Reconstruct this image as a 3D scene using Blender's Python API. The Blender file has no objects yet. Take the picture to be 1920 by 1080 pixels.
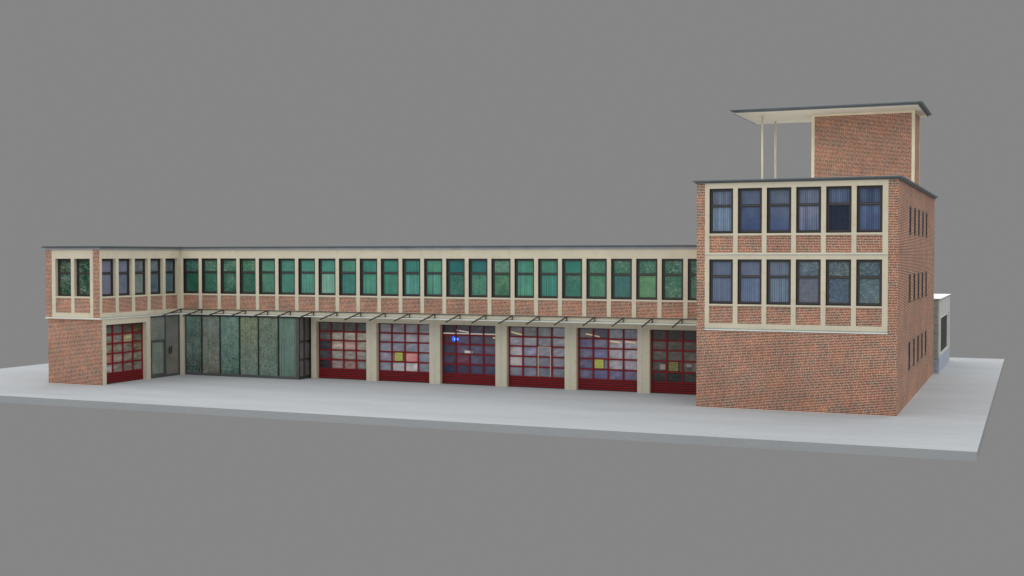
import bpy, bmesh, math, random
from mathutils import Vector, Matrix
random.seed(7)
S = 1.45                                   # metres per facade bay
scene = bpy.context.scene
C = scene.collection

# ------------------------------------------------------------------ colour
def lin(c):
    c = c / 255.0
    return c / 12.92 if c <= 0.04045 else ((c + 0.055) / 1.055) ** 2.4
def rgb(r, g, b, k=1.0, ds=0.0):
    y = .3 * r + .59 * g + .11 * b
    r, g, b = (c + (y - c) * ds for c in (r, g, b))
    return (min(lin(r) * k, .95), min(lin(g) * k, .95), min(lin(b) * k, .95), 1.0)

# ------------------------------------------------------------------ nodes
class NT:
    def __init__(s, name):
        s.m = bpy.data.materials.new(name); s.m.use_nodes = True
        s.t = s.m.node_tree; s.b = s.t.nodes['Principled BSDF']
    def n(s, kind, **kw):
        nd = s.t.nodes.new(kind)
        for k, v in kw.items(): setattr(nd, k, v)
        return nd
    def link(s, a, b): s.t.links.new(a, b)
    def put(s, sock, v):
        if isinstance(v, (int, float)) or isinstance(v, tuple): sock.default_value = v
        else: s.link(v, sock)
    def math(s, op, a, b=None, c=None, clamp=False):
        nd = s.n('ShaderNodeMath', operation=op, use_clamp=clamp)
        s.put(nd.inputs[0], a)
        if b is not None: s.put(nd.inputs[1], b)
        if c is not None: s.put(nd.inputs[2], c)
        return nd.outputs[0]
    def mix(s, f, a, b, mode='MIX'):
        nd = s.n('ShaderNodeMix', data_type='RGBA', blend_type=mode)
        s.put(nd.inputs[0], f); s.put(nd.inputs[6], a); s.put(nd.inputs[7], b)
        return nd.outputs[2]
    def xyz(s, x, y, z):
        nd = s.n('ShaderNodeCombineXYZ')
        for i, v in enumerate((x, y, z)): s.put(nd.inputs[i], v)
        return nd.outputs[0]
    def noise(s, vec, scale, detail=3.0, rough=.55, dist=0.0):
        nd = s.n('ShaderNodeTexNoise'); s.put(nd.inputs['Vector'], vec)
        nd.inputs['Scale'].default_value = scale; nd.inputs['Detail'].default_value = detail
        nd.inputs['Roughness'].default_value = rough; nd.inputs['Distortion'].default_value = dist
        return nd.outputs['Fac']
    def ramp(s, f, stops, interp='LINEAR'):
        nd = s.n('ShaderNodeValToRGB'); s.put(nd.inputs[0], f)
        cr = nd.color_ramp; cr.interpolation = interp
        while len(cr.elements) < len(stops): cr.elements.new(.5)
        for e, (p, c) in zip(cr.elements, stops): e.position = p; e.color = c
        return nd.outputs[0]
    def maprange(s, v, a, b, c, d):
        nd = s.n('ShaderNodeMapRange'); s.put(nd.inputs[0], v)
        for i, x in enumerate((a, b, c, d)): nd.inputs[i + 1].default_value = x
        return nd.outputs[0]

def plain(name, col, rough=.6, metal=0.0, spec=.5, var=.12, scale=1.2):
    t = NT(name); pos = t.n('ShaderNodeNewGeometry').outputs['Position']
    f = t.noise(pos, scale, 4.0)
    f2 = t.maprange(f, .3, .7, 1 - var, 1 + var)
    v = t.n('ShaderNodeVectorMath', operation='SCALE'); v.inputs[0].default_value = col[:3]
    t.link(f2, v.inputs['Scale']); t.link(v.outputs[0], t.b.inputs['Base Color'])
    t.b.inputs['Roughness'].default_value = rough; t.b.inputs['Metallic'].default_value = metal
    t.b.inputs['Specular IOR Level'].default_value = spec
    return t.m

def brick_material():
    t = NT('red_brick'); geo = t.n('ShaderNodeNewGeometry')
    sp = t.n('ShaderNodeSeparateXYZ'); t.link(geo.outputs['Position'], sp.inputs[0])
    sn = t.n('ShaderNodeSeparateXYZ'); t.link(geo.outputs['Normal'], sn.inputs[0])
    side = t.math('GREATER_THAN', t.math('ABSOLUTE', sn.outputs[0]), .5)
    mu = t.n('ShaderNodeMix', data_type='FLOAT'); t.put(mu.inputs[0], side)
    t.link(sp.outputs[0], mu.inputs[2]); t.link(sp.outputs[1], mu.inputs[3])
    u = mu.outputs[0]; h = .0785; P = .625
    zr = t.math('DIVIDE', sp.outputs[2], h); row = t.math('FLOOR', zr); fz = t.math('MULTIPLY', t.math('FRACT', zr), h)
    wn = t.n('ShaderNodeTexWhiteNoise', noise_dimensions='1D'); t.link(t.math('ADD', row, .37), wn.inputs['W'])
    x = t.math('ADD', t.math('ADD', u, t.math('MULTIPLY', wn.outputs[0], P)), 1000.0)
    xr = t.math('DIVIDE', x, P); cell = t.math('FLOOR', xr); fx = t.math('MULTIPLY', t.math('FRACT', xr), P)
    g1 = t.math('GREATER_THAN', fx, .25); g2 = t.math('GREATER_THAN', fx, .5); gs = t.math('ADD', g1, g2)
    local = t.math('SUBTRACT', fx, t.math('MULTIPLY', gs, .25))
    m1 = t.math('LESS_THAN', local, .013); m2 = t.math('LESS_THAN', fz, .021); mor = t.math('MAXIMUM', m1, m2)
    idn = t.math('ADD', t.math('MULTIPLY', cell, 3.0), gs)
    w3 = t.n('ShaderNodeTexWhiteNoise', noise_dimensions='3D'); t.link(t.xyz(idn, row, side), w3.inputs['Vector'])
    big = t.noise(t.xyz(t.math('MULTIPLY', u, 1.5), t.math('MULTIPLY', sp.outputs[2], 1.7), side), 1.0, 2.0, .5)
    f = t.math('ADD', t.math('MULTIPLY', w3.outputs[0], .55), t.math('MULTIPLY', t.math('SUBTRACT', big, .36), 1.15))
    bc = t.ramp(f, [(0.0, (.060, .055, .054, 1)), (.2, (.115, .070, .060, 1)), (.45, (.205, .062, .041, 1)),
                    (.72, (.320, .092, .050, 1)), (1.0, (.46, .18, .085, 1))])
    mc = t.mix(t.noise(geo.outputs['Position'], 2.0, 3.0), (.95, .71, .53, 1), (.84, .56, .40, 1))
    col = t.mix(mor, bc, mc)
    wide = t.noise(t.xyz(u, sp.outputs[2], side), .55, 3.0, .6)
    vw = t.n('ShaderNodeVectorMath', operation='SCALE'); t.link(col, vw.inputs[0]); t.link(t.maprange(wide, .3, .7, .86, 1.12), vw.inputs['Scale']); col = vw.outputs[0]
    t.link(col, t.b.inputs['Base Color']); t.b.inputs['Roughness'].default_value = .9
    t.b.inputs['Specular IOR Level'].default_value = .2
    bp = t.n('ShaderNodeBump'); bp.inputs['Strength'].default_value = .4; bp.inputs['Distance'].default_value = .01
    t.link(t.math('SUBTRACT', 1.0, mor), bp.inputs['Height']); t.link(bp.outputs[0], t.b.inputs['Normal'])
    return t.m

def stucco_material():
    t = NT('cream_concrete'); pos = t.n('ShaderNodeNewGeometry').outputs['Position']
    a = t.noise(pos, .55, 5.0, .6); b = t.noise(pos, 14.0, 4.0, .7); c = t.noise(pos, 2.3, 3.0, .5)
    col = t.mix(t.maprange(a, .35, .7, 0, 1), (.715, .655, .500, 1), (.640, .590, .465, 1))
    col = t.mix(t.math('MULTIPLY', t.maprange(c, .56, .74, 0, 1), .45), col, (.56, .47, .28, 1))
    col = t.mix(t.math('MULTIPLY', t.maprange(b, .35, .65, 0, 1), .14), col, (.40, .38, .32, 1))
    t.link(col, t.b.inputs['Base Color']); t.b.inputs['Roughness'].default_value = .85
    t.b.inputs['Specular IOR Level'].default_value = .2
    bp = t.n('ShaderNodeBump'); bp.inputs['Strength'].default_value = .15; bp.inputs['Distance'].default_value = .01
    t.link(b, bp.inputs['Height']); t.link(bp.outputs[0], t.b.inputs['Normal'])
    return t.m

def ground_material(name, c1, c2, c3):
    t = NT(name); pos = t.n('ShaderNodeNewGeometry').outputs['Position']
    mp = t.n('ShaderNodeMapping'); t.link(pos, mp.inputs[0]); mp.inputs['Scale'].default_value = (.35, 1.6, 1.0)
    a = t.noise(mp.outputs[0], .35, 6.0, .6); b = t.noise(pos, 3.0, 6.0, .7); c = t.noise(pos, 30.0, 3.0, .7)
    col = t.mix(t.maprange(a, .35, .65, 0, 1), c1, c2)
    col = t.mix(t.math('MULTIPLY', t.maprange(b, .4, .7, 0, 1), .35), col, c3)
    col = t.mix(t.math('MULTIPLY', c, .26), col, (.25, .26, .27, 1))
    t.link(col, t.b.inputs['Base Color']); t.b.inputs['Roughness'].default_value = .85
    t.b.inputs['Specular IOR Level'].default_value = .25
    return t.m

def pane_material():
    """Pane with curtains and reflections painted in: colour from 'Col', amounts of foliage, folds and ripples from 'Par'."""
    t = NT('painted_reflection_glass')
    ca = t.n('ShaderNodeAttribute', attribute_name='Col'); pa = t.n('ShaderNodeAttribute', attribute_name='Par')
    sp = t.n('ShaderNodeSeparateColor'); t.link(pa.outputs['Color'], sp.inputs[0])
    leaf, fold, rip = sp.outputs[0], sp.outputs[1], sp.outputs[2]
    uv = t.n('ShaderNodeUVMap', uv_map='UVMap').outputs[0]
    su = t.n('ShaderNodeSeparateXYZ'); t.link(uv, su.inputs[0])
    u, v = su.outputs[0], su.outputs[1]
    # curtain folds
    fn = t.noise(t.xyz(t.math('MULTIPLY', u, 6.5), t.math('MULTIPLY', v, .15), 3.0), 1.0, 3.0, .6)
    fw = t.math('SINE', t.math('ADD', t.math('MULTIPLY', u, 58.0), t.math('MULTIPLY', fn, 5.0)))
    ff = t.math('ADD', t.math('MULTIPLY', t.math('SUBTRACT', fn, .5), 1.5), t.math('MULTIPLY', fw, .22))
    k = t.math('ADD', 1.0, t.math('MULTIPLY', ff, t.math('MULTIPLY', fold, 1.25)))
    # soft cloudiness everywhere
    cl = t.noise(t.xyz(u, v, 9.0), 1.4, 2.0, .5)
    k = t.math('MULTIPLY', k, t.maprange(cl, .3, .7, .88, 1.12))
    vs = t.n('ShaderNodeVectorMath', operation='SCALE'); t.link(ca.outputs['Color'], vs.inputs[0]); t.link(k, vs.inputs['Scale'])
    col = vs.outputs[0]
    hn = t.n('ShaderNodeTexNoise'); t.link(t.xyz(u, v, 21.0), hn.inputs['Vector']); hn.inputs['Scale'].default_value = 3.2; hn.inputs['Detail'].default_value = 3.0
    hv = t.n('ShaderNodeVectorMath', operation='MULTIPLY_ADD'); t.link(hn.outputs['Color'], hv.inputs[0]); hv.inputs[1].default_value = (.45, .34, .40); hv.inputs[2].default_value = (.79, .84, .82)
    hm = t.n('ShaderNodeVectorMath', operation='MULTIPLY'); t.link(col, hm.inputs[0]); t.link(hv.outputs[0], hm.inputs[1]); col = hm.outputs[0]
    # foliage reflections painted into the pane colour
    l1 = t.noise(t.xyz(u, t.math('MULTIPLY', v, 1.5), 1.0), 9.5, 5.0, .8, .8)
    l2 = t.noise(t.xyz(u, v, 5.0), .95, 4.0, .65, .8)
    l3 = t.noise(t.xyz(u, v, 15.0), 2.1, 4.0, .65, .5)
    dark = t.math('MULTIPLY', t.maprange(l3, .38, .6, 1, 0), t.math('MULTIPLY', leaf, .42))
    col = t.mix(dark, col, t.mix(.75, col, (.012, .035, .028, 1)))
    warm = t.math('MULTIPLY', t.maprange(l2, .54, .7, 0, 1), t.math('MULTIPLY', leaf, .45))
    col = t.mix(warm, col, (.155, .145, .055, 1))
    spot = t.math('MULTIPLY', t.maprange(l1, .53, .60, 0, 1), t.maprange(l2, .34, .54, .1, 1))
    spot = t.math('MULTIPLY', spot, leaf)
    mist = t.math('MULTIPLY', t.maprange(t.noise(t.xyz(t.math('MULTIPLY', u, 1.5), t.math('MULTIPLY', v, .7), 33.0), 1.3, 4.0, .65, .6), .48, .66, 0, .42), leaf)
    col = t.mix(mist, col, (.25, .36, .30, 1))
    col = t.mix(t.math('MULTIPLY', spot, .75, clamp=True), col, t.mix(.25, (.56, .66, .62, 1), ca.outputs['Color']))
    # ripples of warped reflections, painted into the garage pane colour
    r1 = t.noise(t.xyz(t.math('MULTIPLY', u, 1.6), t.math('MULTIPLY', v, 6.5), 2.0), 1.0, 2.5, .5, .9)
    rr = t.math('MULTIPLY', t.math('SUBTRACT', r1, .5), t.math('MULTIPLY', rip, 3.2))
    vr = t.n('ShaderNodeVectorMath', operation='SCALE'); t.link(col, vr.inputs[0])
    t.link(t.math('ADD', 1.0, rr, clamp=False), vr.inputs['Scale'])
    mx = t.n('ShaderNodeVectorMath', operation='MAXIMUM'); t.link(vr.outputs[0], mx.inputs[0]); mx.inputs[1].default_value = (.003, .003, .003)
    t.link(mx.outputs[0], t.b.inputs['Base Color'])
    t.b.inputs['Roughness'].default_value = .16; t.b.inputs['Specular IOR Level'].default_value = .22
    return t.m

M = dict(
    brick=brick_material(), cream=stucco_material(), pane=pane_material(),
    ledge=plain('pale_ledge', (.74, .74, .68, 1), .7, var=.06),
    groove=plain('green_joint', (.23, .33, .31, 1), .7),
    roof=plain('slate_grey_metal', (.125, .150, .165, 1), .45, .0, .4),
    lip=plain('dark_roof_lip', (.060, .072, .080, 1), .5),
    band=plain('light_grey_cornice', (.34, .355, .385, 1), .6),
    frame=plain('black_window_frame', (.020, .018, .018, 1), .45),
    bead=plain('grey_frame_bead', (.075, .068, .066, 1), .4),
    soffit=plain('cream_soffit', (.76, .70, .57, 1), .8, var=.04),
    post=plain('cream_post', (.80, .73, .54, 1), .5),
    steel=plain('dark_steel', (.045, .042, .042, 1), .45),
    greyframe=plain('grey_door_frame', (.085, .088, .092, 1), .5),
    red=plain('red_door_paint', (.235, .011, .017, 1), .5, spec=.2, var=.08),
    redrib=plain('red_ribbed_panel', (.255, .012, .018, 1), .5, spec=.2, var=.08),
    reddark=plain('dark_red_groove', (.030, .004, .006, 1), .6),
    yellow=plain('yellow_notice', (.60, .62, .13, 1), .5, var=.15, scale=9),
    paper=plain('white_paper', (.75, .74, .74, 1), .6),
    ink=plain('notice_ink', (.06, .07, .02, 1), .6),
    black=plain('black_handle', (.01, .012, .014, 1), .35),
    slit=plain('dark_slit_glass', (.018, .018, .020, 1), .25),
    louvre=plain('dark_louvre', (.040, .036, .036, 1), .5),
    whiteroof=plain('white_roof_sheet', (.88, .89, .90, 1), .6, var=.03),
    cladding=plain('grey_cladding', (.36, .37, .345, 1), .6, var=.08),
    render=plain('off_white_render', (.58, .60, .57, 1), .8, var=.12),
    plinth=plain('pale_blue_plinth', (.40, .45, .53, 1), .7, var=.15, scale=2.5),
    ground=ground_material('pale_concrete', (.475, .50, .525, 1), (.415, .44, .465, 1), (.53, .55, .57, 1)),
    edge=ground_material('slab_edge_concrete', (.360, .380, .395, 1), (.330, .350, .365, 1), (.41, .425, .435, 1)),
)
def emis(name, col, st):
    t = NT(name); t.b.inputs['Base Color'].default_value = col
    t.b.inputs['Emission Color'].default_value = col; t.b.inputs['Emission Strength'].default_value = st
    return t.m
M['blue'] = emis('blue_beacon', (.02, .10, .95, 1), .9)
M['cyan'] = emis('beacon_core', (.25, .75, .9, 1), .7)
M['glow_streak'] = emis('warm_light_streak', (.80, .62, .36, 1), .25)
M['white_glow_streak'] = emis('white_light_streak', (.72, .66, .62, 1), .2)

# ------------------------------------------------------------------ objects
def meta(o, label=None, cat=None, group=None, kind=None):
    for k, v in (('label', label), ('category', cat), ('group', group), ('kind', kind)):
        if v: o[k] = v
def thing(name, loc, label, cat, group=None):
    o = bpy.data.objects.new(name, None); C.objects.link(o)
    o.location = Vector(loc) * S; o.empty_display_size = .5; meta(o, label, cat, group); return o

class Plane:
    """'front' looks to -Y (a = x), 'right' looks to +X (a = y), 'left' to -X. d = depth into the wall."""
    def __init__(s, kind, at): s.k = kind; s.at = at
    def __call__(s, a, d, z):
        if s.k == 'front': return (a, s.at + d, z)
        if s.k == 'right': return (s.at - d, a, z)
        return (s.at + d, a, z)

class MB:
    def __init__(s): s.v = []; s.f = []; s.mi = []; s.mats = []; s.col = {}; s.uv = {}
    def mat(s, m):
        if m not in s.mats: s.mats.append(m)
        return s.mats.index(m)
    def quad(s, pts, m='pane', cols=None, par=None, uvs=None):
        i = len(s.v); s.v += [tuple(p) for p in pts]; s.f.append(tuple(range(i, i + len(pts)))); s.mi.append(s.mat(m))
        if cols: s.col[len(s.f) - 1] = (cols, par, uvs)
    def box(s, a0, a1, b0, b1, c0, c1, m, P=None):
        if P is None: q = lambda a, b, c: (a, b, c)
        else: q = P
        if a0 > a1: a0, a1 = a1, a0
        if b0 > b1: b0, b1 = b1, b0
        i = len(s.v)
        s.v += [q(a, b, c) for c in (c0, c1) for b in (b0, b1) for a in (a0, a1)]
        for f in ((0, 2, 3, 1), (4, 5, 7, 6), (0, 1, 5, 4), (2, 6, 7, 3), (0, 4, 6, 2), (1, 3, 7, 5)):
            s.f.append(tuple(i + k for k in f)); s.mi.append(s.mat(m))
    def bar(s, p, q, w, h, m):
        p = Vector(p); q = Vector(q); d = (q - p).normalized()
        side = d.cross(Vector((0, 0, 1)));
        if side.length < 1e-4: side = Vector((1, 0, 0))
        side.normalize(); up = side.cross(d).normalized(); i = len(s.v)
        for e in (p, q):
            for sx, sz in ((-1, -1), (1, -1), (1, 1), (-1, 1)): s.v.append(tuple(e + side * sx * w / 2 + up * sz * h / 2))
        for f in ((0, 1, 2, 3), (7, 6, 5, 4), (0, 4, 5, 1), (1, 5, 6, 2), (2, 6, 7, 3), (3, 7, 4, 0)):
            s.f.append(tuple(i + k for k in f)); s.mi.append(s.mat(m))
    def cyl(s, x, y, r, z0, z1, m, n=16):
        i = len(s.v)
        for z in (z0, z1):
            for k in range(n): s.v.append((x + r * math.cos(6.2832 * k / n), y + r * math.sin(6.2832 * k / n), z))
        for k in range(n): s.f.append((i + k, i + (k + 1) % n, i + n + (k + 1) % n, i + n + k)); s.mi.append(s.mat(m))
        s.f.append(tuple(i + n + k for k in range(n))); s.mi.append(s.mat(m))
        s.f.append(tuple(i + n - 1 - k for k in range(n))); s.mi.append(s.mat(m))
    def grid(s, P, a0, a1, z0, z1, holes, depth, m):
        """wall slab with rectangular holes (a0,a1,z0,z1); front, back, reveals and rim faces"""
        A = sorted({a0, a1} | {h[0] for h in holes} | {h[1] for h in holes}); A = [a for a in A if a0 - 1e-6 <= a <= a1 + 1e-6]
        Z = sorted({z0, z1} | {h[2] for h in holes} | {h[3] for h in holes}); Z = [z for z in Z if z0 - 1e-6 <= z <= z1 + 1e-6]
        def solid(i, j):
            if i < 0 or j < 0 or i >= len(A) - 1 or j >= len(Z) - 1: return False
            ca, cz = (A[i] + A[i + 1]) / 2, (Z[j] + Z[j + 1]) / 2
            return not any(h[0] < ca < h[1] and h[2] < cz < h[3] for h in holes)
        for i in range(len(A) - 1):
            for j in range(len(Z) - 1):
                if not solid(i, j): continue
                x0, x1, y0, y1 = A[i], A[i + 1], Z[j], Z[j + 1]
                s.quad([P(x0, 0, y0), P(x1, 0, y0), P(x1, 0, y1), P(x0, 0, y1)], m)
                s.quad([P(x0, depth, y0), P(x0, depth, y1), P(x1, depth, y1), P(x1, depth, y0)], m)
                if not solid(i - 1, j): s.quad([P(x0, 0, y0), P(x0, 0, y1), P(x0, depth, y1), P(x0, depth, y0)], m)
                if not solid(i + 1, j): s.quad([P(x1, 0, y0), P(x1, depth, y0), P(x1, depth, y1), P(x1, 0, y1)], m)
                if not solid(i, j - 1): s.quad([P(x0, 0, y0), P(x0, depth, y0), P(x1, depth, y0), P(x1, 0, y0)], m)
                if not solid(i, j + 1): s.quad([P(x0, 0, y1), P(x1, 0, y1), P(x1, depth, y1), P(x0, depth, y1)], m)
    def build(s, name, parent, root, label=None, smooth=False):
        me = bpy.data.meshes.new(name); o = Vector(root.location) if root else Vector((0, 0, 0))
        me.from_pydata([tuple(Vector(v) * S - o) for v in s.v], [], s.f)
        for m in s.mats: me.materials.append(M[m])
        for p, k in zip(me.polygons, s.mi): p.material_index = k
        if s.col:
            ca = me.color_attributes.new('Col', 'FLOAT_COLOR', 'CORNER'); pa = me.color_attributes.new('Par', 'FLOAT_COLOR', 'CORNER')
            uv = me.uv_layers.new(name='UVMap')
            for fi, (cols, par, uvs) in s.col.items():
                for n, li in enumerate(me.polygons[fi].loop_indices):
                    ca.data[li].color = cols[n]; pa.data[li].color = (*par, 1.0); uv.data[li].uv = uvs[n]
        else:
            bm = bmesh.new(); bm.from_mesh(me); bmesh.ops.remove_doubles(bm, verts=bm.verts, dist=1e-5)
            bmesh.ops.recalc_face_normals(bm, faces=bm.faces); bm.to_mesh(me); bm.free()
        if smooth:
            for p in me.polygons: p.use_smooth = len(p.vertices) == 4
        ob = bpy.data.objects.new(name, me); C.objects.link(ob)
        if parent: ob.parent = parent
        if label: ob['label'] = label
        return ob

PK = 1.12       # pane colour gain
ucount = [0]
def pane_quad(mb, P, a0, a1, z0, z1, d, ctop, cbot, par, segs=5, shift=None):
    if shift is None: shift = (ucount[0] * 7.31) % 97; ucount[0] += 1
    for k in range(segs):
        f0, f1 = k / segs, (k + 1) / segs
        y0, y1 = z0 + (z1 - z0) * f0, z0 + (z1 - z0) * f1
        mixc = lambda f: tuple(cbot[i] * (1 - f) + ctop[i] * f for i in range(4))
        c0, c1 = mixc(f0), mixc(f1)
        mb.quad([P(a0, d, y0), P(a1, d, y0), P(a1, d, y1), P(a0, d, y1)], 'pane', [c0, c0, c1, c1], par,
                [(a0 * S + shift, y0 * S), (a1 * S + shift, y0 * S), (a1 * S + shift, y1 * S), (a0 * S + shift, y1 * S)])

def ring(mb, P, a0, a1, z0, z1, w, d0, d1, m):
    mb.box(a0, a1, d0, d1, z0, z0 + w, m, P); mb.box(a0, a1, d0, d1, z1 - w, z1, m, P)
    mb.box(a0, a0 + w, d0, d1, z0 + w, z1 - w, m, P); mb.box(a1 - w, a1, d0, d1, z0 + w, z1 - w, m, P)

def window(parent, root, P, a0, a1, z0, z1, recess, top, bot, ptop=(0, 0, 0), pbot=(0, 0, 0), liner=True, bot2=None, ds=.2):
    mb = MB()
    if liner: ring(mb, P, a0 + .001, a1 - .001, z0 + .001, z1 - .001, .014, .006, recess, 'frame')
    ring(mb, P, a0 + .002, a1 - .002, z0 + .002, z1 - .002, .052, recess, recess + .06, 'frame')
    ring(mb, P, a0 + .054, a1 - .054, z0 + .054, z1 - .054, .012, recess + .008, recess + .06, 'bead')
    ring(mb, P, a0 + .066, a1 - .066, z0 + .066, z1 - .066, .028, recess + .02, recess + .06, 'frame')
    h = z1 - z0; tz = z0 + h * .617
    mb.box(a0 + .054, a1 - .054, recess + .012, recess + .06, tz - .05, tz - .012, 'frame', P)
    mb.box(a0 + .054, a1 - .054, recess + .002, recess + .06, tz - .012, tz + .014, 'bead', P)
    mb.box(a0 + .054, a1 - .054, recess + .012, recess + .06, tz + .014, tz + .040, 'frame', P)
    fr = mb.build('window', parent, root)
    g = MB(); d = recess + .045
    ct = rgb(*top, PK, ds); cb = rgb(*bot, PK, ds); cb2 = rgb(*(bot2 or bot), PK, ds)
    sh = (ucount[0] * 7.31) % 97; ucount[0] += 1
    pane_quad(g, P, a0 + .094, a1 - .094, tz + .04, z1 - .094, d, ct, tuple(c * .94 for c in ct[:3]) + (1,), ptop, 3, sh)
    pane_quad(g, P, a0 + .094, a1 - .094, z0 + .094, tz - .05, d, cb, cb2, pbot, 5, sh)
    g.build('pane', fr, root)
    return fr

# ================================================================== ground
mb = MB()
mb.box(-9.79, 33.52, -9.43, 22.9, -.26, -.004, 'edge')
o = mb.build('ground', None, None); meta(o, None, None, None, 'structure')
mb = MB(); mb.quad([(-9.79, -9.43, 0), (33.52, -9.43, 0), (33.52, 22.9, 0), (-9.79, 22.9, 0)], 'ground')
mb.box(-9.79, 33.52, -9.43, 22.9, -.0038, 0, 'ground'); mb.v = mb.v[4:]; mb.f = [tuple(i - 4 for i in f) for f in mb.f[1:]]; mb.mi = mb.mi[1:]
o = mb.build('pavement', None, None); meta(o, None, None, None, 'structure')

# ================================================================== garage hall + corner wing
hall = thing('fire_station', (10.5, 4.0, 0), 'long two-storey brick and cream fire station with a row of red garage doors', 'fire station')
FRONT = Plane('front', 0.0); LOW = Plane('front', .776); WF = Plane('front', -5.2); WL = Plane('front', -5.1)
SIDE = Plane('right', -.124)
ZB, ZP0, ZP1, ZW0, ZW1, ZT = 2.76, 2.955, 3.56, 3.63, 5.183, 5.545
TX = 24.012
door_x = [(6.392, 8.86)] + [(9.348 + 2.990 * k, 9.348 + 2.990 * k + 2.495) for k in range(5)]

# brick
mb = MB()
mb.box(.1, TX - .002, .30, 9.0, 2.78, 5.54, 'brick')                       # upper body
mb.box(6.2, TX - .002, 1.35, 9.0, 0, 2.69, 'brick')                        # lower body
mb.box(-2.95, -.35, -4.9, 9.0, 2.78, 5.54, 'brick')
mb.box(-2.95, -.60, -4.9, 9.0, 0, 2.69, 'brick')
mb.box(-2.95, -.127, -5.1, -4.9, 0, 2.70, 'brick')                         # lower front wall of the wing
mb.box(-2.95, -2.63, -5.2, -4.9, 2.75, ZT, 'brick')                        # corner piers
mb.box(-.47, -.127, -5.2, -5.06, 2.75, ZT, 'brick')
for i in range(24): mb.box(i + .0, i + .834, .035, .28, ZP0, ZP1, 'brick')
for i in range(5): mb.box(-5.06 + i, -5.06 + i + .83, .035, .22, ZP0, ZP1, 'brick', SIDE)
for a in (-2.44, -1.45): mb.box(a, a + .825, .035, .28, ZP0, ZP1, 'brick', WF)
mb.build('brick_wall', hall, hall)

# cream frame of the upper storey
mb = MB()
hol = []
for i in range(25):
    hol += [(i, i + .834, ZP0, ZP1), (i, i + .834, ZW0, ZW1)]
hol = [(a, min(b, TX - .03), c, d) for a, b, c, d in hol if a < TX - .05]
mb.grid(FRONT, -.124, TX - .002, ZB, ZT, hol, .28, 'cream')
hs = [];
for i in range(5): hs += [(-5.06 + i, -4.23 + i, ZP0, ZP1), (-5.06 + i, -4.23 + i, ZW0, ZW1)]
mb.grid(SIDE, -5.195, -.001, ZB, ZT, hs, .22, 'cream')
hw = []
for a in (-2.44, -1.45): hw += [(a, a + .825, ZP0, ZP1), (a, a + .825, ZW0, ZW1)]
mb.grid(WF, -2.63, -.47, ZB, ZT, hw, .28, 'cream')
mb.build('upper_frame', hall, hall)
# brick edge strips beside the wing's corner pier are covered by the side frame

# cream frame of the ground floor
mb = MB()
mb.grid(LOW, 6.136, TX - .002, 0, 2.695, [(a, b, 0, 2.462) for a, b in door_x], .5, 'cream')
mb.grid(SIDE, -5.07, -2.09, 0, 2.695, [(-4.84, -2.345, 0, 2.467)], .42, 'cream')
mb.box(-.55, .03, -.09, .5, 0, 2.695, 'cream')
mb.box(-.20, 5.9, .5, 1.3, 0, 2.69, 'cream')
mb.build('lower_frame', hall, hall)

# pale ledge under the upper storey (its underside is the overhang soffit)
mb = MB()
mb.box(-.094, TX - .002, -.03, 1.4, 2.70, 2.755, 'ledge')
mb.box(-2.98, -.094, -5.23, -5.0, 2.70, 2.755, 'ledge')
mb.box(-.54, -.094, -5.0, 1.3, 2.70, 2.755, 'ledge')
mb.box(-.090, TX - .002, -.034, -.004, 2.7555, 2.772, 'groove')
mb.box(-.120, -.090, -5.2, -.034, 2.7555, 2.770, 'groove')
mb.build('ledge', hall, hall)
for k in range(5):
    xc = door_x[k + 1][0] - .243
    mb = MB(); mb.box(xc - .035, xc - .020, -.003, .01, 0, 2.694, 'groove', LOW)
    mb.box(xc + .012, xc + .020, -.003, .01, 0, 2.694, 'groove', LOW)
    mb.box(xc - .020, xc + .012, -.006, .01, 0, 2.694, 'ledge', LOW)
    mb.build('pillar_joint', hall, hall)

# cornice and roof edge
mb = MB()
mb.box(-2.99, -.09, -5.24, 9.02, ZT, 5.632, 'band')
mb.box(-.09, TX - .002, -.04, 9.02, ZT, 5.632, 'band')
cor = mb.build('cornice', hall, hall)
mb = MB()
mb.box(-3.07, -.024, -5.31, 9.1, 5.634, 5.668, 'lip'); mb.box(-3.05, -.034, -5.29, 9.08, 5.668, 5.70, 'roof')
mb.box(-.024, TX - .002, -.10, 9.1, 5.634, 5.668, 'lip'); mb.box(-.034, TX - .002, -.09, 9.08, 5.668, 5.70, 'roof')
mb.build('roof', hall, hall)

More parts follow.
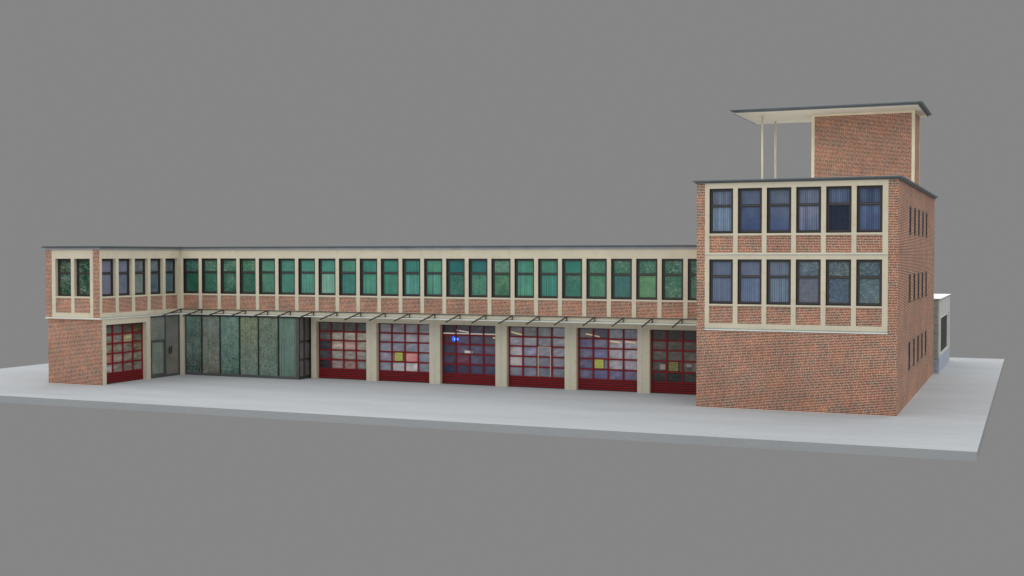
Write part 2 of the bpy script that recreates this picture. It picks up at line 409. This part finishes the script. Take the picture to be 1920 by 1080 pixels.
# windows of the hall: (top, bottom, (leaf,fold,ripple) top, bottom)
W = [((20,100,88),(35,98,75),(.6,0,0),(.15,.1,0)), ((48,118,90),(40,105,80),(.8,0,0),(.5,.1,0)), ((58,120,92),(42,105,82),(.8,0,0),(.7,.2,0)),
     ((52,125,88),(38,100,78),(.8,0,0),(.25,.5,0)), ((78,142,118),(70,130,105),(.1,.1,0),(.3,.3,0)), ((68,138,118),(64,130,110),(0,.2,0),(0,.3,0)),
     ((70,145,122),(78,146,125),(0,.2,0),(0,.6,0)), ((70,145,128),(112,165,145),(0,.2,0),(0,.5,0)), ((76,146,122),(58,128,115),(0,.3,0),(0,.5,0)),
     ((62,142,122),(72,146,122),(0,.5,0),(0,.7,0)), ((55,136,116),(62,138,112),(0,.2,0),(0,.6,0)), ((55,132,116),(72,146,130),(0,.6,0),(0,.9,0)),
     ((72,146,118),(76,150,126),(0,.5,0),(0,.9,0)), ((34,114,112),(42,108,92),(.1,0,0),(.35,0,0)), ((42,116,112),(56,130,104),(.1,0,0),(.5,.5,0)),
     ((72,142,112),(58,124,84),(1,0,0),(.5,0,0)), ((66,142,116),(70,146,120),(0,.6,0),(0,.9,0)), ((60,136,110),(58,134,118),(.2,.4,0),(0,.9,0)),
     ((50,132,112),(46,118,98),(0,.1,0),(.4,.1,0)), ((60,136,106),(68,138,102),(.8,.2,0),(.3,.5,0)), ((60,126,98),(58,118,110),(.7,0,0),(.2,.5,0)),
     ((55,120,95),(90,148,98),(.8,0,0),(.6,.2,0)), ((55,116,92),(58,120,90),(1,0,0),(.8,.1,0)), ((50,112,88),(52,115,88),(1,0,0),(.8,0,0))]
for i in range(24):
    t_, b_, pt, pb = W[i]
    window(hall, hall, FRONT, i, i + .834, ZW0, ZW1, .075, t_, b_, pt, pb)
WS = [((120,120,146),(114,118,142),(0,.2,0),(.05,.3,0)), ((112,122,146),(104,115,142),(0,.2,0),(.25,.1,0)), ((100,112,124),(112,126,124),(.8,0,0),(.5,.3,0)),
      ((95,112,130),(78,98,122),(.8,0,0),(.4,.1,0)), ((80,102,120),(74,104,114),(.7,0,0),(.4,.1,0))]
for i in range(5):
    t_, b_, pt, pb = WS[i]
    window(hall, hall, SIDE, -5.06 + i, -4.23 + i, ZW0, ZW1, .145, t_, b_, pt, pb, liner=False, ds=.25)
for a in (-2.44, -1.45):
    window(hall, hall, WF, a, a + .825, ZW0, ZW1, .145, (20, 70, 42), (22, 72, 42), (1, 0, 0), (1, 0, 0), liner=False)

# --------------------------------------------------- garage doors
def garage_door(P, a0, a1, table, par, label=None, z1=2.462, flip=False):
    """table: five rows (top first) of four colours"""
    w = a1 - a0; mb = MB(); D = 0.20
    cs = [a0 + w * k / 4 for k in range(5)]
    bars = [.425, .832, 1.246, 1.655, 2.035, 2.44]
    for k in range(1, 4): mb.box(cs[k] - .03, cs[k] + .03, D, D + .06, .455, z1 - .03, 'red', P)
    mb.box(a0 + .001, a0 + .052, D, D + .06, 0, z1 - .03, 'red', P); mb.box(a1 - .052, a1 - .001, D, D + .06, 0, z1 - .03, 'red', P)
    for zb in bars[1:5]: mb.box(a0 + .052, a1 - .052, D + .004, D + .062, zb - .028, zb + .028, 'red', P)
    mb.box(a0 + .001, a1 - .001, D, D + .06, z1 - .03, z1 - .001, 'reddark', P)
    fr = mb.build('garage_door', hall, hall, label)
    mb = MB(); n = 5
    for k in range(n):
        q0 = .004 + k * .09; mb.box(a0 + .054, a1 - .054, D - .012, D + .03, q0 + .038, q0 + .086, 'redrib', P)
    mb.box(a0 + .054, a1 - .054, D + .012, D + .055, .0, .455, 'reddark', P)
    mb.build('ribbed_panel', fr, hall)
    g = MB()
    for r in range(5):
        zt = bars[5 - r]; zb = bars[4 - r]
        for c in range(4):
            col = table[r][c] if not isinstance(table[r][0], int) else table[r]
            cc = rgb(*col, 1.45, DS)
            X0, X1, Y0, Y1 = cs[c] + .02, cs[c + 1] - .02, zb + .02, zt - .005
            n = 4; sh = random.random() * 90
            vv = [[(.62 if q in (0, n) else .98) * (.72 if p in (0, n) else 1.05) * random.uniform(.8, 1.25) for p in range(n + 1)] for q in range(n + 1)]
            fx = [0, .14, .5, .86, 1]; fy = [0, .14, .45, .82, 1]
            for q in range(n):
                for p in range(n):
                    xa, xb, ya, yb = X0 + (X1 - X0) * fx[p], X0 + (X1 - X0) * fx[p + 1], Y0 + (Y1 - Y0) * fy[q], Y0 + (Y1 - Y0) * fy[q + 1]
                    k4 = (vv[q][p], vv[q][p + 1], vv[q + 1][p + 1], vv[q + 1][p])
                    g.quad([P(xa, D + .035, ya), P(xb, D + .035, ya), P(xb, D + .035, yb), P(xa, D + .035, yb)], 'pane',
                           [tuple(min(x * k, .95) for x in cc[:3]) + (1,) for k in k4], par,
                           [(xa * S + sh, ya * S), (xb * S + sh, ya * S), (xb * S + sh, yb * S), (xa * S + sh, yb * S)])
    g.build('glazing', fr, hall)
    return fr

DS = .30
D0 = [[(98,92,82),(98,98,94),(85,72,62),(80,72,48)], [(122,112,98),(118,112,102),(142,140,92),(88,86,72)], [(130,120,100),(126,116,98),(116,106,92),(102,92,68)],
      [(150,90,82),(132,116,102),(122,108,98),(112,106,88)], [(152,142,138),(126,116,108),(108,98,88),(112,106,98)]]
D1 = [[(78,80,75),(80,84,78),(80,84,82),(76,82,86)], [(85,86,82),(165,156,140),(165,155,136),(155,146,130)], [(52,58,68),(165,146,130),(166,132,118),(150,140,126)],
      [(62,66,72),(136,130,120),(136,130,120),(142,132,122)], [(42,44,52),(130,110,106),(142,106,100),(104,108,104)]]
D2 = [[(126,124,132)]*4, [(136,136,150),(140,136,150),(144,142,152),(148,142,150)], [(126,130,146),(116,126,142),(130,134,150),(140,144,156)],
      [(132,126,142),(150,120,120),(208,122,118),(122,130,146)], [(120,126,142),(162,162,166),(170,166,166),(116,122,136)]]
D3 = [[(45,40,48),(72,68,80),(66,68,82),(62,62,76)], [(78,26,40),(82,70,106),(76,72,96),(76,76,92)], [(52,52,78),(80,70,100),(80,76,106),(86,72,98)],
      [(60,50,76),(104,50,74),(76,76,106),(80,62,86)], [(40,42,74),(60,50,78),(60,62,92),(70,66,92)]]
D4 = [[(108,108,114),(114,114,120),(116,118,122),(126,132,146)], [(146,142,154),(140,138,150),(126,128,136),(136,138,146)], [(156,152,160),(122,126,150),(130,130,146),(126,128,142)],
      [(178,170,172),(122,122,138),(112,114,128),(112,114,128)], [(118,118,136),(110,112,130),(100,106,118),(102,106,122)]]
D5 = [[(100,100,108),(74,72,94),(120,122,132),(116,118,132)], [(90,90,124),(106,104,130),(150,140,152),(146,138,148)], [(96,96,126),(100,100,142),(154,148,160),(150,148,160)],
      [(86,86,116),(116,116,132),(150,140,150),(140,132,146)], [(96,92,122),(90,90,132),(106,96,136),(106,96,132)]]
D6 = [[(50,48,46),(46,44,42),(42,42,42),(40,40,40)], [(76,74,68),(78,74,64),(74,70,64),(70,68,62)], [(82,80,74),(80,76,72),(84,76,68),(78,74,66)],
      [(76,74,70),(84,78,68),(96,90,80),(80,76,70)], [(50,50,50),(44,48,46),(58,58,56),(50,50,50)]]
LB = ['garage door with warm beige panes', 'garage door with pale panes and a yellow notice', 'garage door with dark violet panes and a blue lamp behind',
      'garage door with a pale outlined wicket door', 'garage door with lilac panes and a yellow notice', 'garage door with dark brown panes and a yellow notice']
doors = []
for (a, b), tb, pr, lb in zip(door_x, (D1, D2, D3, D4, D5, D6), ((0, 0, .45), (0, 0, .18), (0, 0, .22), (0, .15, .2), (0, .25, .2), (0, 0, .5)), LB):
    doors.append(garage_door(LOW, a, b, tb, pr, lb))
d0 = garage_door(SIDE, -4.84, -2.345, D0, (0, 0, .55), 'garage door in the side of the corner wing', 2.467)

M['yellow_dim'] = plain('dimmed_yellow_notice', (.26, .25, .09, 1), .5, var=.2, scale=9)  # darker copy of the yellow: dimness behind the glass painted in
M['paper_dim'] = plain('dimmed_white_paper', (.36, .34, .31, 1), .6)  # white paper with the dimness behind glass painted into its colour
def notice(dr, x0, z0, ym='yellow'):
    mb = MB(); P = LOW; w, h = .36, .335
    mb.box(x0, x0 + w, .180, .20, z0, z0 + h, ym, P)
    mb.box(x0 - .022, x0 - .001, .178, .20, z0 - .01, z0 + h + .01, 'ink', P); mb.box(x0 + w + .001, x0 + w + .022, .178, .20, z0 - .01, z0 + h + .01, 'ink', P)
    rs = random.Random(int(x0 * 10))
    for zz, th in ((.27, .014), (.20, .022), (.13, .012), (.085, .012), (.04, .012)):
        a = x0 + .05
        while a < x0 + w - .06:
            l = rs.uniform(.02, .055); mb.box(a, min(a + l, x0 + w - .04), .176, .179, z0 + zz, z0 + zz + th * rs.uniform(.7, 1.3), 'ink', P); a += l + rs.uniform(.012, .03)
    mb.box(x0 + .03, x0 + .055, .176, .179, z0 + h - .05, z0 + h - .004, 'ink', P)
    mb.build('notice', dr, hall)
notice(doors[1], 10.135, .885); notice(doors[4], 19.02, .885); notice(doors[5], 22.02, .885, 'yellow_dim')
for dr, q in ((2, (13.37, 13.62, 1.30, 1.40)), (2, (13.69, 13.72, 1.30, 1.38)), (5, (21.66, 21.88, .92, 1.12)), (5, (22.72, 22.92, 1.05, 1.16))):
    mb = MB(); mb.box(q[0], q[1], .19, .236, q[2], q[3], 'paper_dim' if dr == 5 else 'paper', LOW); mb.build('paper_label', doors[dr], hall)
# blue beacon behind the third door; light streaks painted on panes as glowing faces
mb = MB()
zc = 1.86
for (x, r, m, d) in ((12.85, .085, 'blue', .233), (13.035, .050, 'blue', .233), (12.895, .030, 'cyan', .231), (13.04, .024, 'cyan', .231)):
    n = 20; i = len(mb.v)
    for k in range(n): mb.v.append(LOW(x + r * math.cos(6.2832 * k / n), d, zc + 1.35 * r * math.sin(6.2832 * k / n)))
    mb.f.append(tuple(range(i, i + n))); mb.mi.append(mb.mat(m))
mb.build('beacon_light', doors[2], hall)
mb = MB()
for c in range(4):
    a0, b0 = door_x[2][0] + .624 * c + .035, door_x[2][0] + .624 * (c + 1) - .03
    mb.box(a0, b0, .226, .234, 2.07, 2.12, 'white_glow_streak', LOW)
def streak(mb, x0, z0, x1, z1, t, m='glow_streak'):
    mb.quad([LOW(x0, .2325, z0), LOW(x1, .2325, z1), LOW(x1, .2325, z1 + t), LOW(x0, .2325, z0 + t)], m)
mb.build('light_strip', doors[2], hall)
def glow_streak(dr, *a):
    mb = MB(); streak(mb, *a); mb.build('light_streak', dr, hall)
glow_streak(doors[2], 12.93, 2.21, 13.03, 2.2, .05, 'white_glow_streak'); glow_streak(doors[2], 13.08, 2.19, 13.55, 2.13, .05, 'white_glow_streak'); glow_streak(doors[2], 14.62, 1.94, 14.76, 1.92, .045)
glow_streak(doors[3], 15.42, 2.19, 15.90, 2.09, .05)
for q in ((18.62, 2.19, 18.91, 2.15, .05), (18.98, 2.13, 19.2, 2.10, .04), (19.63, 1.93, 20.05, 1.88, .055), (20.25, 1.93, 20.65, 1.89, .05)): glow_streak(doors[4], *q)
mb = MB(); x0, x1 = 15.325 + .624 * 2 + .0, 15.325 + .624 * 3 - .0
mb.box(x0 + .035, x0 + .058, .19, .25, .46, 1.63, 'soffit', LOW); mb.box(x1 - .058, x1 - .035, .19, .25, .46, 1.63, 'soffit', LOW); mb.box(x0 + .035, x1 - .035, .19, .25, 1.63, 1.655, 'soffit', LOW)
mb.build('wicket_outline', doors[3], hall)

# --------------------------------------------------- entrance glazing
EP = Plane('front', .03); mul = [.02, .94, 1.912, 2.942, 3.917, 4.934, 5.99]
mb = MB()
mb.box(.031, 5.99, 0, .10, 0, .115, 'greyframe', EP); mb.box(.031, 5.99, 0, .10, 2.63, 2.694, 'frame', EP)
mb.box(.031, .085, 0, .10, .115, 2.63, 'greyframe', EP); mb.box(5.84, 5.99, 0, .10, .115, 2.63, 'greyframe', EP)
for k in range(1, 6): mb.box(mul[k] - .022, mul[k] + .022, .005, .10, .115, 2.63, 'frame', EP)
ent = mb.build('entrance_glazing', hall, hall)
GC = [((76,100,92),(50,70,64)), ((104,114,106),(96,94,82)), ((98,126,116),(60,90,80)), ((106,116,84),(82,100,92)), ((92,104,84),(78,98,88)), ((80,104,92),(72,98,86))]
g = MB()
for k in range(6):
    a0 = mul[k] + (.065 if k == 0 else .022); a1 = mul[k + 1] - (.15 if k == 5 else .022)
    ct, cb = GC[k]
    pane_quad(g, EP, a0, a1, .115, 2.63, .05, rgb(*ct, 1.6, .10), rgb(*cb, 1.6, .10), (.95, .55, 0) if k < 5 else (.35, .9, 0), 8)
    if k == 5:
        for j in range(9):
            xx = a0 + .07 + j * .085; g.quad([EP(xx, .047, .12), EP(xx + .018, .047, .12), EP(xx + .018, .047, 2.62), EP(xx, .047, 2.62)], 'pane',
                    [rgb(122, 148, 134, 1.1)] * 4, (0, 0, 0), [(0, 0)] * 4)
g.build('pane', ent, hall)
RP = Plane('right', 6.0)
mb = MB(); ring(mb, RP, .031, .97, 0, 2.694, .05, 0, .08, 'steel')
mb.box(.081, .92, 0, .08, .05, .13, 'steel', RP); mb.box(.44, .52, .002, .08, .13, 2.644, 'steel', RP)
for z in (.845, 1.61): mb.box(.081, .92, .004, .08, z - .035, z + .035, 'steel', RP)
rt = mb.build('return_glazing', hall, hall)
g = MB()
for a0, a1 in ((.081, .44), (.52, .92)):
    pane_quad(g, RP, a0, a1, .13, 2.64, .04, rgb(112, 108, 108, 1.3), rgb(104, 100, 100, 1.3), (0, .6, 0), 4)
g.build('pane', rt, hall)
# glazed double door in the side of the wing
mb = MB()
ring(mb, SIDE, -2.089, -.091, .0, 2.694, .055, .01, .12, 'greyframe')
mb.box(-2.034, -.146, .012, .12, .055, .10, 'greyframe', SIDE)
mb.box(-1.075, -1.035, .014, .12, .10, 2.639, 'greyframe', SIDE); mb.box(-2.034, -1.075, .008, .12, 1.575, 1.65, 'greyframe', SIDE)
mb.box(-2.034, -1.98, .006, .12, .10, 1.575, 'greyframe', SIDE); mb.box(-1.155, -1.075, .006, .12, .10, 1.575, 'greyframe', SIDE); mb.box(-1.98, -1.155, .006, .12, .10, .17, 'greyframe', SIDE)
for z in [z_ / 100 for z_ in range(20, 262, 11)]: mb.box(-1.98, -.15, .062, .066, z, z + .008, 'greyframe', SIDE)
for a in [-.15 - .075 * k for k in range(1, 24)]: mb.box(a, a + .006, .0625, .0655, .12, 2.62, 'greyframe', SIDE)
sd = mb.build('entrance_door', hall, hall)
g = MB()
pane_quad(g, SIDE, -2.034, -1.075, 1.65, 2.64, .07, rgb(126, 128, 122, 1.6), rgb(116, 124, 116, 1.6), (.12, .3, 0), 3)
pane_quad(g, SIDE, -1.98, -1.155, .17, 1.575, .07, rgb(122, 132, 122, 1.6), rgb(126, 136, 126, 1.6), (.15, .3, 0), 4)
pane_quad(g, SIDE, -1.035, -.146, .10, 2.64, .07, rgb(116, 118, 112, 1.5), rgb(124, 120, 112, 1.5), (.12, .3, 0), 4)
g.build('pane', sd, hall)
mb = MB(); mb.box(-.86, -.835, -.03, .008, .98, 1.30, 'black', SIDE); mb.box(-.72, -.695, -.03, .008, 1.02, 1.34, 'black', SIDE)
mb.box(-.835, -.72, -.012, .008, 1.15, 1.17, 'bead', SIDE); mb.build('door_handle', sd, hall)

# --------------------------------------------------- canopy rail and brackets
mb = MB(); mb.box(-.12, TX - .002, -.05, -.012, 2.915, 2.945, 'steel'); mb.build('canopy_rail', hall, hall)
def bracket_mb():
    mb = MB()
    mb.box(-.018, .018, -.06, -.034, 2.765, 2.914, 'steel')
    mb.bar((0, -.055, 2.925), (0, -1.38, 2.687), .034, .045, 'steel')
    mb.bar((0, -.05, 2.775), (0, -.78, 2.787), .024, .024, 'steel')
    return mb
proto = None
xs = [-.11] + [1.02 + 1.1505 * k for k in range(9)] + [11.36, 12.51, 13.64] + [14.775 + 1.146 * k for k in range(8)]
for x in xs:
    if x > 23.9: continue
    if proto is None:
        m_ = bracket_mb(); m_.v = [(v[0] - hall.location.x / S * 0, v[1], v[2]) for v in m_.v]
        proto = m_.build('canopy_bracket', hall, hall); br = proto
    else:
        br = proto.copy(); C.objects.link(br); br.parent = hall
    br.location = (x * S, 0, 0)

# ================================================================== three-storey block
blk = thing('office_block', (27.4, 5.3, 0), 'three-storey brick block with blue-grey windows, slit windows in its side and a roofed rooftop tower', 'building')
TY = -2.59; XL, XR, YB, ZTop = 24.012, 30.766, 13.21, 7.81
TF = Plane('front', TY); TR = Plane('right', XR); TL = Plane('left', XL)
slit_y = [1.20, 3.03, 4.78, 6.62, 8.43]; slit_w = .80
slit_z = [(1.20, 2.21), (3.63, 4.65), (6.07, 7.07)]
mb = MB()
mb.box(XL + .2, XR - .2, TY + .28, YB - .2, 0, ZTop - .01, 'brick')
mb.box(XL, XR, TY, TY + .28, 0, 2.70, 'brick')
mb.box(XL, 24.303, TY, TY + .28, 2.70, ZTop, 'brick'); mb.box(30.45, XR, TY, TY + .28, 2.70, ZTop, 'brick')
mb.grid(TR, TY + .28, YB, 0, ZTop, [(y, y + slit_w, a, b) for y in slit_y for a, b in slit_z], .2, 'brick')
mb.grid(TL, TY + .28, YB, 0, ZTop, [], .2, 'brick')
mb.box(XL + .2, XR - .2, YB - .2, YB, 0, ZTop, 'brick')
T0 = 24.459
rows = [(2.95, 3.557, 3.62, 5.172), (5.40, 5.99, 6.065, 7.622)]
for z0, z1, _, _ in rows:
    for i in range(6): mb.box(T0 + i * .995, T0 + i * .995 + .833, .035, .28, z0, z1, 'brick', TF)
mb.build('brick_wall', blk, blk)
mb = MB(); hol = []
for z0, z1, w0, w1 in rows:
    for i in range(6): hol += [(T0 + i * .995, T0 + i * .995 + .833, z0, z1), (T0 + i * .995, T0 + i * .995 + .833, w0, w1)]
P2 = Plane('front', TY - .012)
mb.grid(P2, 24.303, 30.45, 2.775, ZTop, hol, .29, 'cream')
mb.build('facade_frame', blk, blk)
mb = MB()
mb.box(24.303, 30.45, -.04, .2, 2.70, 2.752, 'ledge', TF); mb.box(24.303, 30.45, -.036, .2, 2.752, 2.775, 'groove', TF)
mb.box(24.303, 30.45, -.045, -.0125, 5.338, 5.372, 'ledge', TF); mb.box(24.303, 30.45, -.020, -.0125, 5.322, 5.338, 'groove', TF)
mb.build('ledge', blk, blk)
TWU = [((92,112,138),(96,124,154),(0,.9,0),(0,1,0)), ((84,104,138),(72,96,136),(0,.1,0),(0,.1,0)), ((86,106,134),(90,106,140),(0,.1,0),(0,.1,0)),
       ((96,112,142),(112,122,150),(0,.8,0),(0,.9,0)), ((78,100,138),(38,50,74),(0,.7,0),(0,.4,0)), ((66,86,126),(72,96,142),(0,.8,0),(0,.8,0))]
B2U = [None, (60,84,140), (68,90,146), (92,116,160), None, (66,88,138)]
TWL = [((92,110,144),(90,110,146),(0,.2,0),(0,.4,0)), ((98,114,148),(88,112,152),(0,.4,0),(0,.9,0)), ((98,114,140),(98,122,150),(0,.4,0),(0,.9,0)),
       ((84,104,132),(100,104,132),(.8,0,0),(.35,.2,0)), ((84,102,116),(66,92,122),(1,0,0),(.6,.1,0)), ((74,98,120),(80,108,118),(.8,0,0),(.6,.1,0))]
for r, (ws, b2) in enumerate(((TWL, [None] * 6), (TWU, B2U))):
    for i in range(6):
        t_, b_, pt, pb = ws[i]
        window(blk, blk, P2, T0 + i * .995, T0 + i * .995 + .833, rows[r][2], rows[r][3], .09, t_, b_, pt, pb, bot2=b2[i], ds=.36)
for a, b in slit_z:
    for y in slit_y:
        mb = MB(); ring(mb, TR, y + .001, y + slit_w - .001, a + .001, b - .001, .07, .006, .12, 'frame')
        mb.box(y + .07, y + slit_w - .07, .025, .11, a + .07, b - .07, 'slit', TR)
        mb.box(y + .001, y + slit_w - .001, -.03, .005, a + .001, a + .03, 'bead', TR)
        mb.build('slit_window', blk, blk)
# roof with projecting gutter edge
def frustum(mb, x0, x1, y0, y1, z0, z1, g0, g1, m):
    """rectangular ring grown by g0 at z0 and g1 at z1"""
    i = len(mb.v)
    for g, z in ((g0, z0), (g1, z1)): mb.v += [(x0 - g, y0 - g, z), (x1 + g, y0 - g, z), (x1 + g, y1 + g, z), (x0 - g, y1 + g, z)]
    for f in ((0, 1, 5, 4), (1, 2, 6, 5), (2, 3, 7, 6), (3, 0, 4, 7), (3, 2, 1, 0), (4, 5, 6, 7)):
        mb.f.append(tuple(i + k for k in f)); mb.mi.append(mb.mat(m))
mb = MB()
frustum(mb, XL, XR, TY, YB, ZTop, ZTop + .035, .045, .055, 'lip')
frustum(mb, XL, XR, TY, YB, ZTop + .035, ZTop + .075, .06, .14, 'roof')
frustum(mb, XL, XR, TY, YB, ZTop + .075, ZTop + .11, .14, .13, 'roof')
mb.build('roof', blk, blk)
mb = MB(); mb.box(XL + .1, XR - .1, TY + .1, YB - .1, ZTop + .1102, ZTop + .125, 'whiteroof'); mb.build('bounce_sheet', blk, blk)  # unseen white sheet, added to bounce light up onto the tower soffit
# rooftop tower
PX0, PX1, PY0, PY1, PZ = 26.31, 30.40, 7.34, 9.68, 11.143
zb = ZTop + .1255
mb = MB(); mb.box(PX0 + .004, PX1 - .004, PY0 + .004, PY1 - .004, zb, PZ - .002, 'brick'); rt_ = mb.build('rooftop_tower', blk, blk)
mb = MB()
for xa, xb in ((PX0 - .004, PX0 + .12), (PX1 - .115, PX1 + .004)):
    mb.box(xa, xb, PY0 - .012, PY0 + .1, zb, PZ - .003, 'post'); 
mb.box(PX0 + .121, PX1 - .116, PY0 - .012, PY0 + .1, PZ - .08, PZ - .003, 'post')
mb.box(PX1 - .1, PX1 + .010, PY0 + .101, PY1, PZ - .07, PZ - .003, 'post')
mb.box(PX1 - .1, PX1 + .010, PY1 - .09, PY1 + .004, zb, PZ - .071, 'post'); mb.box(PX0 - .008, PX0 + .1, PY0 + .101, PY1, zb, PZ - .003, 'cream')
mb.build('corner_trim', rt_, blk)
RX0, RX1, RY0, RY1 = 23.44, 30.68, 5.60, 10.20
mb = MB()
frustum(mb, RX0, RX1, RY0, RY1, PZ, PZ + .012, 0, .0, 'soffit'); sf = mb.build('soffit', blk, blk)
mb = MB()
frustum(mb, RX0, RX1, RY0, RY1, PZ + .0125, PZ + .066, .0, .012, 'roof')
for q in ((RX0 - .012, RX0 - .001, RY0, RY1), (RX1 + .001, RX1 + .012, RY0, RY1)): mb.box(q[0], q[1], q[2], q[3], PZ - .012, PZ + .012, 'lip')
frustum(mb, RX0, RX1, RY0, RY1, PZ + .066, PZ + .082, .05, .09, 'lip')
frustum(mb, RX0, RX1, RY0, RY1, PZ + .082, PZ + .124, .10, .155, 'roof'); frustum(mb, RX0, RX1, RY0, RY1, PZ + .124, PZ + .136, .155, .14, 'roof')
mb.build('tower_roof', blk, blk)
for x, y in ((24.40, 6.66), (24.42, 9.38)):
    mb = MB(); mb.cyl(x, y, .042, zb, PZ - .002, 'post'); mb.build('post', blk, blk, smooth=True)

# ================================================================== rear annex
ann = thing('rear_annex', (28.5, 17.2, 0), 'low pale annex with a white flat roof and dark louvred window behind the brick block', 'annex')
AX0, AX1, AY0, AY1, AZ = 26.0, 30.988, 13.5, 20.9, 3.30
AF = Plane('front', AY0); AR = Plane('right', AX1)
mb = MB(); mb.box(AX0, AX1 - .06, AY0 + .06, AY1, 0, AZ, 'render'); mb.build('core_wall', ann, ann)
mb = MB(); zs = [0, .27, .575, .75, 1.14, 1.52, 1.92, 2.27, 2.66, 3.02, AZ]
zs = [.0, .13, .45, .62, 1.0, 1.385, 1.785, 2.15, 2.53, 2.92, AZ][:]
for a, b in zip(zs[:-1], zs[1:]):
    mb.box(AX0, AX1 - .03, .0, .05, a + .012, b - .002, 'plinth' if b < .7 else 'cladding', AF)
mb.box(AX0, AX1 - .03, .02, .058, 0, AZ - .003, 'frame', AF); mb.build('panel_cladding', ann, ann)
mb = MB()
mb.grid(AR, AY0 + .061, AY1, .70, AZ, [(14.30, 19.0, .80, 2.49), (19.6, 20.0, .78, 2.49)], .058, 'render')
mb.box(AY0 - .004, AY0 + .06, -.003, .058, .70, AZ, 'render', AR); mb.build('side_wall', ann, ann)
mb = MB(); mb.box(AY0 - .002, AY1, -.002, .058, 0, .699, 'plinth', AR); mb.build('plinth', ann, ann)
mb = MB(); ring(mb, AR, 14.302, 18.998, .802, 2.488, .05, -.01, .05, 'ledge'); wf_ = mb.build('louvred_window', ann, ann)
mb = MB()
for k in range(30): y = 14.36 + k * .154; mb.box(y, y + .10, .02, .045, .852, 2.438, 'louvre', AR)
mb.box(14.352, 18.948, .045, .055, .852, 2.438, 'frame', AR); mb.build('louvre', wf_, ann)
mb = MB(); mb.box(19.602, 19.998, .03, .055, .782, 2.488, 'louvre', AR); mb.build('narrow_window', ann, ann)
mb = MB(); mb.box(AX0 - .02, AX1 + .03, AY0 - .04, AY1 + .04, AZ + .001, AZ + .03, 'bead'); mb.box(AX0 - .03, AX1 + .045, AY0 - .06, AY1 + .05, AZ + .03, AZ + .055, 'whiteroof')
mb.build('roof', ann, ann)

# ================================================================== camera
cam_d = bpy.data.cameras.new('camera'); cam = bpy.data.objects.new('camera', cam_d); C.objects.link(cam); scene.camera = cam
yaw, pitch, roll = .4005739, -.0266319, -.0004987
cam_d.sensor_width = 36.0; cam_d.lens = 2314.98 / 1920 * 36.0; cam_d.clip_start = .5; cam_d.clip_end = 1000
F = Vector((-math.sin(yaw) * math.cos(pitch), math.cos(yaw) * math.cos(pitch), math.sin(pitch)))
R0 = Vector((math.cos(yaw), math.sin(yaw), 0)); U0 = R0.cross(F)
R1 = R0 * math.cos(roll) + U0 * math.sin(roll); U1 = -R0 * math.sin(roll) + U0 * math.cos(roll)
m3 = Matrix((R1, U1, -F)).transposed()
cam.matrix_world = Matrix.Translation(Vector((34.9088, -44.9037, 5.3207)) * S) @ m3.to_4x4()

# ================================================================== light
w = bpy.data.worlds.new('World'); scene.world = w; w.use_nodes = True
bg = w.node_tree.nodes['Background']; bg.inputs[0].default_value = (.2346, .2346, .2346, 1); bg.inputs[1].default_value = 1.0
KEY = [.76, 1.15, 1.15, 1.0, .88, .86, .84, .78, .70]   # radiance of the softboxes: eight round the slab, one above
def area(name, loc, target, sx, sy, power, col):
    l = bpy.data.lights.new(name, 'AREA'); l.shape = 'RECTANGLE'; l.size = sx; l.size_y = sy; l.energy = power; l.color = col
    o = bpy.data.objects.new(name, l); C.objects.link(o); o.location = loc
    d = Vector(target) - Vector(loc); o.rotation_euler = d.to_track_quat('-Z', 'Y').to_euler()
CX, CY, RR = 22.0, 3.0, 160.0
for k in range(8):
    az = math.radians(22.5 + 45 * k); el = math.radians(38)
    loc = (CX + RR * math.cos(el) * math.cos(az), CY + RR * math.cos(el) * math.sin(az), RR * math.sin(el))
    L = KEY[k]
    area('softbox', loc, (CX, CY, 0), 132, 130, L * math.pi * 132 * 130, (1.0, .995, .985))
area('softbox_above', (CX, CY + .1, RR), (CX, CY, 0), 180, 180, KEY[8] * math.pi * 180 * 180, (.97, .985, 1.0))
area('softbox_low', (15, -150, -42), (CX, CY, 8), 170, 84, 1.25 * math.pi * 170 * 84, (1.0, .99, .97))  # unseen fill lamp, added to brighten the soffit and upper fronts

vs = scene.view_settings; vs.view_transform = 'Standard'; vs.look = 'None'; vs.gamma = 1.0; vs.exposure = 0.0; vs.use_curve_mapping = False
scene.render.engine = 'CYCLES'
scene.render.resolution_x = 1024; scene.render.resolution_y = 576
